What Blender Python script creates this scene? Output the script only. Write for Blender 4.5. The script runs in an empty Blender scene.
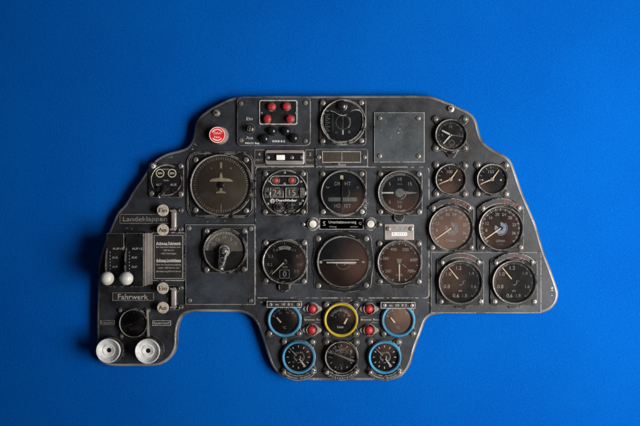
import bpy, math, random
from mathutils import Vector
random.seed(7)
S = 0.002            # metres per unit (one unit = one photo pixel on the panel face)
D = 1000.0           # camera distance in units
R = math.radians
scene = bpy.context.scene
COL = scene.collection

# ------------------------------------------------------------------ materials
def newmat(name):
    m = bpy.data.materials.new(name); m.use_nodes = True
    nt = m.node_tree; b = nt.nodes['Principled BSDF']
    return m, nt, b
def N(nt, t, **kw):
    n = nt.nodes.new(t)
    for k, v in kw.items(): setattr(n, k, v)
    return n
def mixcol(nt, fac, a, b):
    n = N(nt, 'ShaderNodeMix', data_type='RGBA')
    for sock, v in ((n.inputs[0], fac), (n.inputs[6], a), (n.inputs[7], b)):
        if hasattr(v, 'links') or isinstance(v, bpy.types.NodeSocket): nt.links.new(v, sock)
        else: sock.default_value = v if not isinstance(v, tuple) else (*v, 1)[:4]
    return n.outputs[2]
def math_(nt, op, a, b=None, c=None, clamp=False):
    n = N(nt, 'ShaderNodeMath', operation=op, use_clamp=clamp)
    for i, v in enumerate((a, b, c)):
        if v is None: continue
        if isinstance(v, bpy.types.NodeSocket): nt.links.new(v, n.inputs[i])
        else: n.inputs[i].default_value = v
    return n.outputs[0]
def noise(nt, co, scale, detail=3, rough=.55):
    n = N(nt, 'ShaderNodeTexNoise'); n.inputs['Scale'].default_value = scale
    n.inputs['Detail'].default_value = detail; n.inputs['Roughness'].default_value = rough
    nt.links.new(co, n.inputs['Vector']); return n.outputs['Fac']
def ramp(nt, v, a, b):
    n = N(nt, 'ShaderNodeMapRange'); n.interpolation_type = 'SMOOTHSTEP'
    nt.links.new(v, n.inputs['Value']); n.inputs['From Min'].default_value = a; n.inputs['From Max'].default_value = b
    return n.outputs['Result']
def worn(name, base, wear=(.72,.68,.63), rough=.42, edge=1.0, chip=.0, blotch=.35, dust=.25, bev=.0016, metallic=0.0, spec=.5, scratch=0.0):
    """painted metal whose paint has rubbed off along its edges"""
    m, nt, b = newmat(name)
    geo = N(nt, 'ShaderNodeNewGeometry'); pos = geo.outputs['Position']
    bv = N(nt, 'ShaderNodeBevel', samples=6); bv.inputs['Radius'].default_value = bev
    dp = N(nt, 'ShaderNodeVectorMath', operation='DOT_PRODUCT')
    nt.links.new(bv.outputs[0], dp.inputs[0]); nt.links.new(geo.outputs['Normal'], dp.inputs[1])
    e = ramp(nt, math_(nt, 'SUBTRACT', 1.0, dp.outputs['Value']), .015, .16)
    n1 = noise(nt, pos, 110, 4, .65); n2 = noise(nt, pos, 28, 3, .6)
    mask = ramp(nt, math_(nt, 'ADD', n1, math_(nt, 'MULTIPLY', n2, .9)), 1.02 - .17*edge, 1.14 - .17*edge)
    w = math_(nt, 'MULTIPLY', e, mask)
    c = ramp(nt, math_(nt, 'ADD', noise(nt, pos, 420, 3, .7), math_(nt, 'MULTIPLY', noise(nt, pos, 17, 3, .6), .8)), 1.17 - chip*.1, 1.20 - chip*.1)
    w = math_(nt, 'MAXIMUM', w, c)
    big = noise(nt, pos, 9, 4, .6)
    dk = tuple(v*(1-blotch) for v in base); lt = tuple(v*(1+blotch) for v in base)
    c0 = mixcol(nt, ramp(nt, big, .32, .68), dk, lt)
    warm = (base[0]*1.7+.006, base[1]*1.3+.003, base[2]*1.0)
    c0 = mixcol(nt, math_(nt, 'MULTIPLY', ramp(nt, noise(nt, pos, 23, 4, .7), .52, .75), .55), c0, warm)
    fine = ramp(nt, noise(nt, pos, 900, 2, .6), .45, .8)
    c1 = mixcol(nt, math_(nt, 'MULTIPLY', math_(nt, 'MULTIPLY', fine, dust), ramp(nt, noise(nt, pos, 33, 3), .4, .7)), c0, (.16,.15,.145))
    wc = mixcol(nt, ramp(nt, noise(nt, pos, 60, 2), .4, .65), tuple(v*.75 for v in wear), wear)
    wc = mixcol(nt, math_(nt, 'MULTIPLY', ramp(nt, noise(nt, pos, 75, 2), .55, .7), .7), wc, (.20,.10,.07))
    if scratch:
        for sc_ in ((90, 90, 1500), (1300, 90, 160)):
            mp = N(nt, 'ShaderNodeMapping'); nt.links.new(pos, mp.inputs['Vector']); mp.inputs['Scale'].default_value = sc_; mp.inputs['Rotation'].default_value = (0, R(9), 0)
            f = ramp(nt, noise(nt, mp.outputs[0], 1, 2, .5), .66, .74)
            c1 = mixcol(nt, math_(nt, 'MULTIPLY', math_(nt, 'MULTIPLY', f, ramp(nt, noise(nt, pos, 14, 2), .45, .65)), scratch), c1, (.24,.23,.22))
    nt.links.new(mixcol(nt, w, c1, wc), b.inputs['Base Color'])
    r = math_(nt, 'ADD', math_(nt, 'MULTIPLY', noise(nt, pos, 38, 5, .7), .7), rough - .35)
    nt.links.new(r, b.inputs['Roughness'])
    b.inputs['Metallic'].default_value = metallic; b.inputs['Specular IOR Level'].default_value = spec
    bp = N(nt, 'ShaderNodeBump'); bp.inputs['Strength'].default_value = .28; bp.inputs['Distance'].default_value = .0006
    nt.links.new(math_(nt, 'SUBTRACT', math_(nt, 'ADD', noise(nt, pos, 520, 3, .6), math_(nt, 'MULTIPLY', noise(nt, pos, 60, 3, .6), 1.2)), math_(nt, 'MULTIPLY', w, .8)), bp.inputs['Height'])
    nt.links.new(bp.outputs[0], b.inputs['Normal'])
    return m
def plain(name, col, rough=.5, metallic=0, var=.18, scale=120, spec=.5):
    m, nt, b = newmat(name)
    pos = N(nt, 'ShaderNodeNewGeometry').outputs['Position']
    n = noise(nt, pos, scale, 4, .65)
    nt.links.new(mixcol(nt, ramp(nt, n, .3, .7), tuple(v*(1-var) for v in col), tuple(min(1, v*(1+var*.6)) for v in col)), b.inputs['Base Color'])
    nt.links.new(math_(nt, 'ADD', math_(nt, 'MULTIPLY', noise(nt, pos, 300, 2), .2), rough-.1), b.inputs['Roughness'])
    b.inputs['Metallic'].default_value = metallic; b.inputs['Specular IOR Level'].default_value = spec
    return m
M = {}
M['panel'] = worn('panel_paint', (.0105,.0132,.0178), rough=.45, edge=.85, chip=-.3, blotch=.85, dust=.5, bev=.0042, scratch=.45, spec=.4)
M['rim'] = worn('rubbed_rim', (.13,.125,.12), wear=(.78,.75,.70), rough=.40, edge=1.7, chip=.8, blotch=.8, dust=.3, bev=.005, metallic=.1)
M['plate'] = worn('plate_paint', (.0130,.0172,.0235), rough=.46, edge=1.45, chip=-1.0, blotch=.6, dust=.4, bev=.0030, scratch=.45, spec=.4)
M['cover'] = worn('cover_plate_paint', (.033,.043,.050), rough=.40, edge=1.6, chip=.0, blotch=.4, dust=.7, bev=.0030, scratch=.5, spec=.4)
M['black'] = worn('instrument_paint', (.0055,.0058,.0065), wear=(.72,.69,.64), rough=.36, edge=1.15, chip=.1, blotch=.4, dust=.2, bev=.0019, spec=.32)
M['bezel'] = worn('bezel_paint', (.006,.0063,.007), wear=(.85,.82,.77), rough=.26, edge=1.15, chip=.3, blotch=.3, dust=.15, bev=.0010, spec=.4)
M['silver'] = worn('bare_metal', (.22,.20,.185), wear=(.55,.5,.46), rough=.42, edge=1.2, chip=.8, blotch=.35, dust=.3, metallic=.35)
M['steel'] = plain('screw_steel', (.20,.185,.175), .34, .75, .45, 260)
M['screw'] = worn('screw_blackened', (.14,.132,.125), wear=(.85,.80,.75), rough=.3, edge=1.7, chip=1.2, blotch=.5, bev=.0012, metallic=.4)
M['slot'] = plain('slot_dark', (.006,.006,.006), .7)
M['dial'] = plain('dial_black', (.0065,.007,.008), .6, var=.4, scale=40, spec=.15)
M['dial_blue'] = plain('dial_blue_black', (.0062,.010,.0145), .6, var=.4, scale=40, spec=.15)
M['dial_reflect_brown'] = plain('dial_reflect_brown', (.12,.064,.043), .55, var=.35, scale=18)  # brown dial tone that also colours in a warm reflection on the glass
M['dial_reflect_blotch'] = plain('dial_reflect_blotch', (.026,.013,.0105), .6, var=.85, scale=13, spec=.15)  # brown blotches paint in warm glass reflections; also the horizon's brown ground
M['dial_dust'] = plain('dial_dusty_brown', (.055,.045,.034), .6, var=.4, scale=40)
M['dial_olive'] = plain('dial_olive', (.11,.088,.062), .55, var=.25, scale=18)
M['lume'] = plain('lume_cream', (.62,.54,.40), .6)
M['lumeyel'] = plain('lume_yellowed', (.78,.67,.48), .6)
M['mark'] = plain('mark_white', (.37,.365,.35), .6, var=.45, scale=260)
M['bright'] = plain('bright_white', (.70,.69,.66), .5, var=.15)
M['dim'] = plain('mark_dim', (.19,.187,.18), .6, var=.5, scale=260)
M['redmark'] = plain('mark_red', (.33,.035,.025), .6, var=.5, scale=260)
M['bluemark'] = plain('mark_steel_blue', (.20,.25,.34), .6, var=.5, scale=260)
M['green'] = plain('mark_grey_green', (.115,.16,.155), .6, var=.25)
M['red'] = plain('red_plastic', (.31,.010,.012), .5, var=.45, scale=110)
M['redglow'] = plain('red_enamel', (.60,.012,.016), .4, var=.1)
M['white'] = plain('white_plastic', (.56,.545,.50), .42, var=.28, scale=70)
M['cup'] = plain('white_cup_enamel', (.58,.58,.57), .5, var=.32, scale=75)
M['cream'] = plain('cream_button', (.42,.36,.29), .5, var=.35, scale=150)
M['oldnum'] = plain('aged_numeral', (.24,.20,.15), .6, var=.5, scale=300)
M['ink'] = plain('ink_black', (.012,.012,.012), .6)
M['gloss'] = plain('black_bakelite', (.010,.010,.011), .22, var=.3)
M['lip'] = worn('rubbed_lip', (.16,.155,.145), wear=(.8,.77,.72), rough=.36, edge=1.2, chip=1.5, blotch=.6, dust=.2, bev=.0012, metallic=.2)
M['sky_ring'] = worn('blue_ring_paint', (.018,.165,.31), wear=(.16,.26,.32), rough=.46, edge=1.1, chip=1.3, blotch=.45, dust=.5, bev=.0018)
M['yellow'] = worn('yellow_ring_paint', (.47,.34,.012), wear=(.22,.17,.07), rough=.46, edge=1.1, chip=1.3, blotch=.4, dust=.5, bev=.0018)
M['label'] = plain('label_black', (.016,.0145,.0135), .42, var=.35, scale=90)
M['back'] = plain('mount_black', (.02,.02,.02), .6)
def glassmat():
    m = bpy.data.materials.new('gauge_glass'); m.use_nodes = True; nt = m.node_tree
    nt.nodes.remove(nt.nodes['Principled BSDF']); out = nt.nodes['Material Output']
    tr = N(nt, 'ShaderNodeBsdfTransparent'); gl = N(nt, 'ShaderNodeBsdfGlossy'); gl.inputs['Roughness'].default_value = .09
    fr = N(nt, 'ShaderNodeFresnel'); fr.inputs['IOR'].default_value = 1.5
    pos = N(nt, 'ShaderNodeNewGeometry').outputs['Position']
    df = N(nt, 'ShaderNodeBsdfDiffuse'); df.inputs['Color'].default_value = (.55,.52,.48,1)
    mx = N(nt, 'ShaderNodeMixShader'); nt.links.new(math_(nt, 'MULTIPLY', fr.outputs[0], 1.3), mx.inputs[0])
    nt.links.new(tr.outputs[0], mx.inputs[1]); nt.links.new(gl.outputs[0], mx.inputs[2])
    mx2 = N(nt, 'ShaderNodeMixShader')
    d = math_(nt, 'ADD', math_(nt, 'MULTIPLY', ramp(nt, noise(nt, pos, 32, 4, .6), .45, .8), .022), math_(nt, 'MULTIPLY', ramp(nt, noise(nt, pos, 700, 2, .6), .66, .8), .05))
    nt.links.new(d, mx2.inputs[0]); nt.links.new(mx.outputs[0], mx2.inputs[1]); nt.links.new(df.outputs[0], mx2.inputs[2])
    nt.links.new(mx2.outputs[0], out.inputs[0]); return m
M['glass'] = glassmat()
def wallmat():
    m, nt, b = newmat('blue_felt_wall')
    pos = N(nt, 'ShaderNodeNewGeometry').outputs['Position']
    base = mixcol(nt, ramp(nt, noise(nt, pos, 3.0, 4, .6), .3, .7), (.0002,.067,.335), (.0003,.080,.365))
    g = noise(nt, pos, 420, 4, .8)
    base = mixcol(nt, math_(nt, 'MULTIPLY', ramp(nt, g, .48, .72), .8), base, (.0012,.14,.50))
    base = mixcol(nt, math_(nt, 'MULTIPLY', ramp(nt, noise(nt, pos, 340, 3, .75), .5, .74), .6), base, (.0001,.045,.25))
    sp = ramp(nt, noise(nt, pos, 330, 1, .4), .775, .80)
    base = mixcol(nt, math_(nt, 'MULTIPLY', sp, .12), base, (.16,.35,.75))
    nt.links.new(base, b.inputs['Base Color']); b.inputs['Roughness'].default_value = .85
    b.inputs['Specular IOR Level'].default_value = .02
    bp = N(nt, 'ShaderNodeBump'); bp.inputs['Strength'].default_value = .5; bp.inputs['Distance'].default_value = .0016
    nt.links.new(math_(nt, 'ADD', noise(nt, pos, 260, 5, .7), math_(nt, 'MULTIPLY', noise(nt, pos, 45, 3, .6), .6)), bp.inputs['Height']); nt.links.new(bp.outputs[0], b.inputs['Normal'])
    return m
M['wall'] = wallmat()

# ------------------------------------------------------------------ mesh builder  (x right, y up, h out of the wall)
_tc = {}
def textgeo(s):
    if s in _tc: return _tc[s]
    cu = bpy.data.curves.new('t', 'FONT'); cu.body = s; cu.align_x = 'CENTER'; cu.resolution_u = 3
    ob = bpy.data.objects.new('t', cu); COL.objects.link(ob)
    dg = bpy.context.evaluated_depsgraph_get(); me = ob.evaluated_get(dg).to_mesh()
    vs = [(v.co.x, v.co.y) for v in me.vertices]; fs = [tuple(p.vertices) for p in me.polygons]
    ob.evaluated_get(dg).to_mesh_clear()
    bpy.data.objects.remove(ob); bpy.data.curves.remove(cu)
    _tc[s] = (vs, fs); return _tc[s]
class MB:
    def __init__(s): s.v = []; s.f = []; s.m = []; s.mats = []; s.flat = set()
    def mi(s, mat):
        if mat not in s.mats: s.mats.append(mat)
        return s.mats.index(mat)
    def face(s, idx, mat): s.f.append(tuple(idx)); s.m.append(s.mi(mat))
    def prism(s, out, h0, h1, mat, bev=0, seg=2, base=True, rim=None):
        n = len(out)
        a = sum(out[i][0]*out[(i+1) % n][1]-out[(i+1) % n][0]*out[i][1] for i in range(n))
        if a < 0: out = out[::-1]
        nm = []
        for i in range(n):
            p, q, r = out[i-1], out[i], out[(i+1) % n]
            e1 = Vector((q[0]-p[0], q[1]-p[1])); e2 = Vector((r[0]-q[0], r[1]-q[1]))
            e1 = e1.normalized() if e1.length > 1e-9 else Vector((1, 0)); e2 = e2.normalized() if e2.length > 1e-9 else e1
            n1 = Vector((-e1.y, e1.x)); n2 = Vector((-e2.y, e2.x)); b = n1+n2
            b = b.normalized() if b.length > 1e-6 else n1
            nm.append(b/max(.5, b.dot(n1)))
        rings = [(0, h0)]
        if bev > 0:
            for k in range(seg+1):
                t = k/seg*math.pi/2; rings.append((bev*(1-math.cos(t)), h1-bev+bev*math.sin(t)))
        else: rings.append((0, h1))
        b0 = len(s.v)
        for off, h in rings:
            for i in range(n): s.v.append((out[i][0]+nm[i].x*off, out[i][1]+nm[i].y*off, h))
        for k in range(len(rings)-1):
            for i in range(n):
                j = (i+1) % n; s.face((b0+k*n+i, b0+k*n+j, b0+(k+1)*n+j, b0+(k+1)*n+i), rim or mat)
        t0 = b0+(len(rings)-1)*n
        s.flat.add(len(s.f)); s.face(range(t0, t0+n), mat)
        if base: s.face(reversed(range(b0, b0+n)), mat)
        return s
    def poly(s, out, h, mat):
        n = len(out)
        a = sum(out[i][0]*out[(i+1) % n][1]-out[(i+1) % n][0]*out[i][1] for i in range(n))
        if a < 0: out = out[::-1]
        b0 = len(s.v); s.v += [(x, y, h) for x, y in out]; s.flat.add(len(s.f)); s.face(range(b0, b0+n), mat); return s
    def lathe(s, prof, mat, cx=0, cy=0, n=48, cap=True):
        b0 = len(s.v); 
        for r, h in prof:
            for i in range(n):
                t = 2*math.pi*i/n; s.v.append((cx+r*math.cos(t), cy+r*math.sin(t), h))
        for k in range(len(prof)-1):
            for i in range(n):
                j = (i+1) % n; s.face((b0+k*n+j, b0+k*n+i, b0+(k+1)*n+i, b0+(k+1)*n+j)[::-1], mat)
        if cap:
            t0 = b0+(len(prof)-1)*n; s.face(range(t0, t0+n), mat)
        return s
    def rect(s, x0, y0, x1, y1, h0, h1, mat, bev=0, r=0):
        return s.prism(rrect(x0, y0, x1, y1, r), h0, h1, mat, bev)
    def frame(s, outer, inner, h0, h1, mat):
        """flat ring between two outlines with the same point count"""
        n = len(outer); b0 = len(s.v)
        for pts, h in ((outer, h0), (outer, h1), (inner, h1), (inner, h0)): s.v += [(x, y, h) for x, y in pts]
        for k in range(3):
            for i in range(n):
                j = (i+1) % n; s.face((b0+k*n+i, b0+k*n+j, b0+(k+1)*n+j, b0+(k+1)*n+i), mat)
        return s
    def tick(s, a, r0, r1, w, h, mat, cx=0, cy=0):
        t = R(90-a); c, d = math.cos(t), math.sin(t)
        return s.poly([(cx+r0*c+w/2*d, cy+r0*d-w/2*c), (cx+r1*c+w/2*d, cy+r1*d-w/2*c), (cx+r1*c-w/2*d, cy+r1*d+w/2*c), (cx+r0*c-w/2*d, cy+r0*d+w/2*c)], h, mat)
    def bar(s, p, q, w0, w1, h0, h1, mat, bev=0):
        dx, dy = q[0]-p[0], q[1]-p[1]; L = math.hypot(dx, dy); nx, ny = -dy/L, dx/L
        o = [(p[0]+nx*w0/2, p[1]+ny*w0/2), (p[0]-nx*w0/2, p[1]-ny*w0/2), (q[0]-nx*w1/2, q[1]-ny*w1/2), (q[0]+nx*w1/2, q[1]+ny*w1/2)]
        return s.prism(o, h0, h1, mat, bev)
    def text(s, st, x, y, cap, h, mat, width=None, rot=0, bold=.0):
        vs, fs = textgeo(st)
        if not vs: return s
        k = cap/.69; x0 = min(v[0] for v in vs); x1 = max(v[0] for v in vs); kx = k
        if width: kx = width/(x1-x0)
        mx = (x0+x1)/2; c, d = math.cos(R(rot)), math.sin(R(rot))
        for ox in ((0,) if not bold else (-bold, bold)):
            b0 = len(s.v)
            for vx, vy in vs:
                a, b = (vx-mx)*kx+ox, vy*k-cap/2
                s.v.append((x+a*c-b*d, y+a*d+b*c, h+.06+(.07 if ox > 0 else 0)))
            for f in fs: s.face([b0+i for i in f], mat)
        return s
    def arctext(s, st, r, a0, a1, cap, h, mat, inward=False):
        """characters spread between clock angles a0 and a1; inward = reads along the bottom"""
        n = len(st)
        for i, ch in enumerate(st):
            if ch == ' ': continue
            a = a0+(a1-a0)*(i/(n-1)); t = R(90-a)
            s.text(ch, r*math.cos(t), r*math.sin(t), cap, h, mat, rot=(180-a) if inward else -a)
        return s
    def arc(s, r0, r1, a0, a1, h, mat, n=24, cx=0, cy=0):
        o = []
        for k in range(n+1): t = R(90-(a0+(a1-a0)*k/n)); o.append((cx+r1*math.cos(t), cy+r1*math.sin(t)))
        for k in range(n, -1, -1): t = R(90-(a0+(a1-a0)*k/n)); o.append((cx+r0*math.cos(t), cy+r0*math.sin(t)))
        b0 = len(s.v); m = n+1; s.v += [(x, y, h) for x, y in o]
        for k in range(n): s.face((b0+2*m-1-k, b0+2*m-2-k, b0+k+1, b0+k), mat)
        return s
    def sphere(s, cx, cy, ch, r, mat, n=32, m=16):
        prof = [(max(.01, r*math.sin(math.pi*(m-k)/m)), ch+r*math.cos(math.pi*(m-k)/m)) for k in range(m+1)]
        return s.lathe(prof, mat, cx, cy, n)
    def build(s, name, parent, loc=(0, 0, 0), label=None):
        me = bpy.data.meshes.new(name)
        me.from_pydata([(x*S, -h*S, y*S) for x, y, h in s.v], [], s.f)
        for k in s.mats: me.materials.append(M[k])
        me.polygons.foreach_set('material_index', s.m)
        me.update(); me.set_sharp_from_angle(angle=R(38))
        me.polygons.foreach_set('use_smooth', [i not in s.flat for i in range(len(s.f))]); me.update()
        return put(me, name, parent, loc, label)
def put(me, name, parent, loc=(0, 0, 0), label=None):
    o = bpy.data.objects.new(name, me); COL.objects.link(o); o.parent = parent
    o.location = (loc[0]*S, -loc[2]*S, loc[1]*S)
    if label: o['label'] = label
    return o
def rrect(x0, y0, x1, y1, r=0, n=6):
    if x0 > x1: x0, x1 = x1, x0
    if y0 > y1: y0, y1 = y1, y0
    if r <= 0: return [(x0, y0), (x1, y0), (x1, y1), (x0, y1)]
    o = []
    for cx, cy, a in ((x1-r, y0+r, -90), (x1-r, y1-r, 0), (x0+r, y1-r, 90), (x0+r, y0+r, 180)):
        for k in range(n+1): t = R(a+90*k/n); o.append((cx+r*math.cos(t), cy+r*math.sin(t)))
    return o
def circ(r, cx=0, cy=0, n=48): return [(cx+r*math.cos(2*math.pi*i/n), cy+r*math.sin(2*math.pi*i/n)) for i in range(n)]
def K(x, y, h=0):
    """where something seen at a photo pixel stands when it is h units above the panel face"""
    f = 1-h/D
    return ((x-320)*f, (213-y)*f)
# signed-distance outlines for flanges
def sd_c(cx, cy, r): return lambda x, y: math.hypot(x-cx, y-cy)-r
def sd_b(cx, cy, a, b, r):
    def f(x, y):
        qx, qy = abs(x-cx)-a+r, abs(y-cy)-b+r
        return math.hypot(max(qx, 0), max(qy, 0))+min(max(qx, qy), 0)-r
    return f
def outline(sds, k=2.0, n=120, rmax=60):
    def f(x, y):
        d = sds[0](x, y)
        for g in sds[1:]:
            e = g(x, y); hh = max(0, min(1, .5+.5*(e-d)/k)); d = e*(1-hh)+d*hh-k*hh*(1-hh)
        return d
    o = []
    for i in range(n):
        t = 2*math.pi*i/n; c, d = math.cos(t), math.sin(t); r = rmax
        for _ in range(200):
            v = f(r*c, r*d)
            if v < .01: break
            r -= v*.7
        o.append((r*c, r*d))
    return o

# ------------------------------------------------------------------ the thing
P = bpy.data.objects.new('instrument_panel', None); COL.objects.link(P)
P.location = (0, 0, 0)
P['label'] = 'worn black aircraft instrument panel full of round gauges hung on the blue wall'
P['category'] = 'instrument panel'

def catmull(pts, sub=6):
    o = []; n = len(pts)
    for i in range(n):
        p0, p1, p2, p3 = [Vector(pts[(i+k-1) % n]) for k in range(4)]
        for j in range(sub):
            t = j/sub
            def tj(a, b): return max((b-a).length, 1e-4)**.5
            t0 = 0; t1 = t0+tj(p0, p1); t2 = t1+tj(p1, p2); t3 = t2+tj(p2, p3); u = t1+(t2-t1)*t
            A1 = p0*((t1-u)/(t1-t0))+p1*((u-t0)/(t1-t0)); A2 = p1*((t2-u)/(t2-t1))+p2*((u-t1)/(t2-t1)); A3 = p2*((t3-u)/(t3-t2))+p3*((u-t2)/(t3-t2))
            B1 = A1*((t2-u)/(t2-t0))+A2*((u-t0)/(t2-t0)); B2 = A2*((t3-u)/(t3-t1))+A3*((u-t1)/(t3-t1))
            c = B1*((t2-u)/(t2-t1))+B2*((u-t1)/(t2-t1)); o.append((c.x, c.y))
    return o
OUT = [(238,96.3),(262,95.6),(300,95.4),(345,95.2),(390,95),(420,95),(432,96),(441,99),(450,102.5),(460,107.2),(471,113),(476.5,120),(479.5,131),(483,140),(489,146),(497,151),(506,155.5),(512,162),(516,172.5),(522,190),(536,223.5),(544,250),(551,269),(557,286),(558.8,293.5),(557,302.5),(552,309),(545,312.6),(538,313.6),(500,313.9),(460,314),(442,314.2),(435,315.2),(430,317),(426,321),(421,334),(416,347),(411,364),(406,372.5),(399.5,378.5),(391,380.4),(370,380.8),(340,381),(310,380.8),(292,380.2),(281.5,376.8),(272.5,367.5),(266.5,352.5),(260,333),(256,323.5),(251,317.5),(243.6,313.4),(230,312.5),(213,312.3),(198,312.3),(190,313),(183.5,316),(179.5,323),(177.3,333),(176.5,347.5),(172,357),(164,363.6),(156,366.2),(135,366.6),(112,366.4),(104,364.6),(98.5,361),(96.3,354),(96.3,340),(96.3,317),(97,286),(98.2,264),(104,243),(110,228),(117,212.5),(124.5,204),(133.5,189),(141,178.5),(147,169.5),(152,163),(158,157.5),(167,153),(180,149.5),(187,146.5),(191.5,140),(193.5,131),(195,123),(199,116.5),(209,108.5),(219,103),(228.5,98.5)]
pl = MB(); pl.prism([K(x, y) for x, y in catmull(OUT, 5)], -9, 0, 'panel', bev=2.8, seg=4, rim='rim')
FACE = [K(x, y) for x, y in catmull(OUT, 5)]
def inside(x, y, m=3.1):
    c = False; n = len(FACE)
    for i in range(n):
        (x1, y1), (x2, y2) = FACE[i], FACE[(i+1) % n]
        if (y1 > y) != (y2 > y) and x < (x2-x1)*(y-y1)/(y2-y1)+x1: c = not c
        dx, dy = x2-x1, y2-y1; t = max(0, min(1, ((x-x1)*dx+(y-y1)*dy)/(dx*dx+dy*dy+1e-9)))
        if math.hypot(x-x1-t*dx, y-y1-t*dy) < m: return False
    return c
def chips(b, px, py, rx, ry, n, smin=.3, smax=1.5, h=.06, mat='silver'):
    for _ in range(n):
        t = random.uniform(0, 6.28); q = random.random()**.7; u, v = K(px+rx*q*math.cos(t), py+ry*q*math.sin(t)); e = random.uniform(smin, smax)
        if not inside(u, v, 2.8+e): continue
        m_ = random.randint(5, 8); a0 = random.random()*6; st = random.uniform(.5, 1)
        b.poly([(u+e*random.uniform(.5, 1)*math.cos(a0+6.283*i/m_), v+st*e*random.uniform(.5, 1)*math.sin(a0+6.283*i/m_)) for i in range(m_)], h, mat); h += .0005
for c_ in ((241,101,9,2.6,26), (250,101,7,3,9), (193,146,5,4,12), (196,126,1.6,6,5), (170,156,8,2.5,10), (213,315,1,1,0), (101,262,2,7,9), (430,303,6,2,8), (437.4,300,1,8,10), (175,340,1.5,8,9), (262,302,5,1.5,7), (300,378,22,1,6), (318,378,50,1,5), (552,292,2,14,5), (130,228,6,1,5), (222,221,26,1.2,4), (512,160,3,5,5), (350,300,26,1,14)): chips(pl, *c_)
plate = pl.build('panel_plate', P)

_sm = {}
def screw(parent, x, y, h, r=2.4, ht=1.5, kind='screw'):
    key = (round(r, 1), round(ht, 1), kind)
    if key not in _sm: 
        b = MB(); b.lathe([(r, 0), (r, ht*.55), (r*.86, ht*.85), (r*.5, ht), (.02, ht*1.04)], kind, n=20)
        b.rect(-r*.78, -r*.14, r*.78, r*.14, ht*.8, ht*1.07, 'slot')
        o = b.build('screw', parent); _sm[key] = o.data
    else: o = put(_sm[key], 'screw', parent)
    o.location = (x*S, -h*S, y*S); o.rotation_euler[1] = random.uniform(0, math.pi)
    return o
def hexnut(px, py, r=3.0):
    b = MB(); x, y = K(px, py, 3)
    b.lathe([(r+.8, 0), (r+.8, .5), (r+.3, .7)], 'steel', n=24)
    b.prism(circ(r, n=6), .7, 3, 'screw', bev=.5); b.lathe([(r*.5, 3), (r*.5, 3.4), (r*.4, 3.5)], 'slot', n=16)
    return b.build('nut', P, (x, y, 0))

class Gauge:
    """bezel + flange mesh (part); dial, needle, glass, screws as sub-parts"""
    def __init__(s, name, px, py, r, ri, d=None, screws=None, flange='square', h=0, mat='bezel', dial='dial', label=None, extra=(), ring=None, th=2.2, top=6.6, sr=2.65):
        s.x, s.y = K(px, py, h+4); s.h = h; s.ri = ri; s.r = r
        b = MB(); sc = []
        if screws: sc = [(K(a, c, h+3)[0]-s.x, K(a, c, h+3)[1]-s.y) for a, c in screws]
        elif d: sc = [(i*d, j*d) for i in (-1, 1) for j in (-1, 1)]
        sds = [sd_c(0, 0, r+.4)]
        if flange == 'square' and sc:
            a = max(max(abs(q[0]) for q in sc), max(abs(q[1]) for q in sc))+3.0
            sds.append(sd_b(0, 0, a, a, 3.4))
            ol = outline(sds+list(extra), 1.0)
        elif flange == 'ears':
            sds += [sd_c(q[0], q[1], sr+1.1) for q in sc]
            ol = outline(sds+list(extra), 4.5)
        else: ol = outline(sds+list(extra), 2.0)
        b.prism(ol, h, h+th, 'black' if mat == 'bezel' else mat, bev=.5)
        t = h+top; w = r-ri; rm = ring or mat
        # bezel: outer wall, rounded rim, inner wall going down to the dial
        b.lathe([(r, h+th-.1), (r, t-1.5), (r-w*.18, t-.5), (r-w*.40, t), (r-w*.6, t-.1)], rm, n=64, cap=False)
        b.lathe([(r-w*.6, t-.1), (ri+w*.1, t-.9), (ri, t-2.0)], ring or 'lip', n=64, cap=False)
        b.lathe([(ri, t-2.0), (ri, h+th+.1)], 'black', n=64, cap=False)
        s.o = b.build(name, P, (s.x, s.y, 0), label)
        s.dh = h+th+.25
        s.dm = MB(); s.dm.poly(circ(ri+.15, n=56), s.dh, dial)
        s.z = s.dh+.09; s.sc = sc; s.th = th; s.sr = sr
        for q in sc: screw(s.o, q[0], q[1], h+th, sr)
        s.t = t
    def ticks(s, a0, a1, n, r0, r1, w=.5, mat='mark', major=0, mr=2.0, mw=.9):
        for k in range(n+1):
            a = a0+(a1-a0)*k/n
            if major and k % major == 0: s.dm.tick(a, r0-mr, r1, mw, s.z, mat)
            else: s.dm.tick(a, r0, r1, w, s.z, mat)
    def nums(s, items, r, cap, mat='mark'):
        for st, a in items:
            t = R(90-a); s.dm.text(st, r*math.cos(t), r*math.sin(t), cap, s.z+.02, mat)
    def txt(s, st, x, y, cap, mat='mark', **k): s.dm.text(st, x, y, cap, s.z+.04, mat, **k)
    def needle(s, ang, L, w=1.3, mat='lumeyel', tail=0, hub=1.8, hubmat='gloss', h=1.2, name='needle', cx=0, cy=0, tip=.4, label=None):
        b = MB(); t = R(90-ang); c, d = math.cos(t), math.sin(t); z = s.dh+h
        b.bar((-tail*c, -tail*d), (L*c, L*d), w, w*tip, z, z+.3, mat)
        if hub: b.lathe([(hub, s.dh-s.dh+z-.9), (hub, z+.6), (hub*.7, z+.9)], hubmat, n=20)
        return b.build(name, s.o, (cx, cy, 0), label)
    def done(s, glass=True, tilt=True):
        s.dm.build('dial', s.o)
        if glass:
            b = MB(); r = s.ri; e = s.t-1.9
            b.lathe([(r, e)] + [(r*(1-k/8)+.02, e+.3*(1-(1-k/8)**2)) for k in range(1, 9)], 'glass', n=40)
            o = b.build('glass', s.o)
        return s.o
def lb(t): return t

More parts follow.
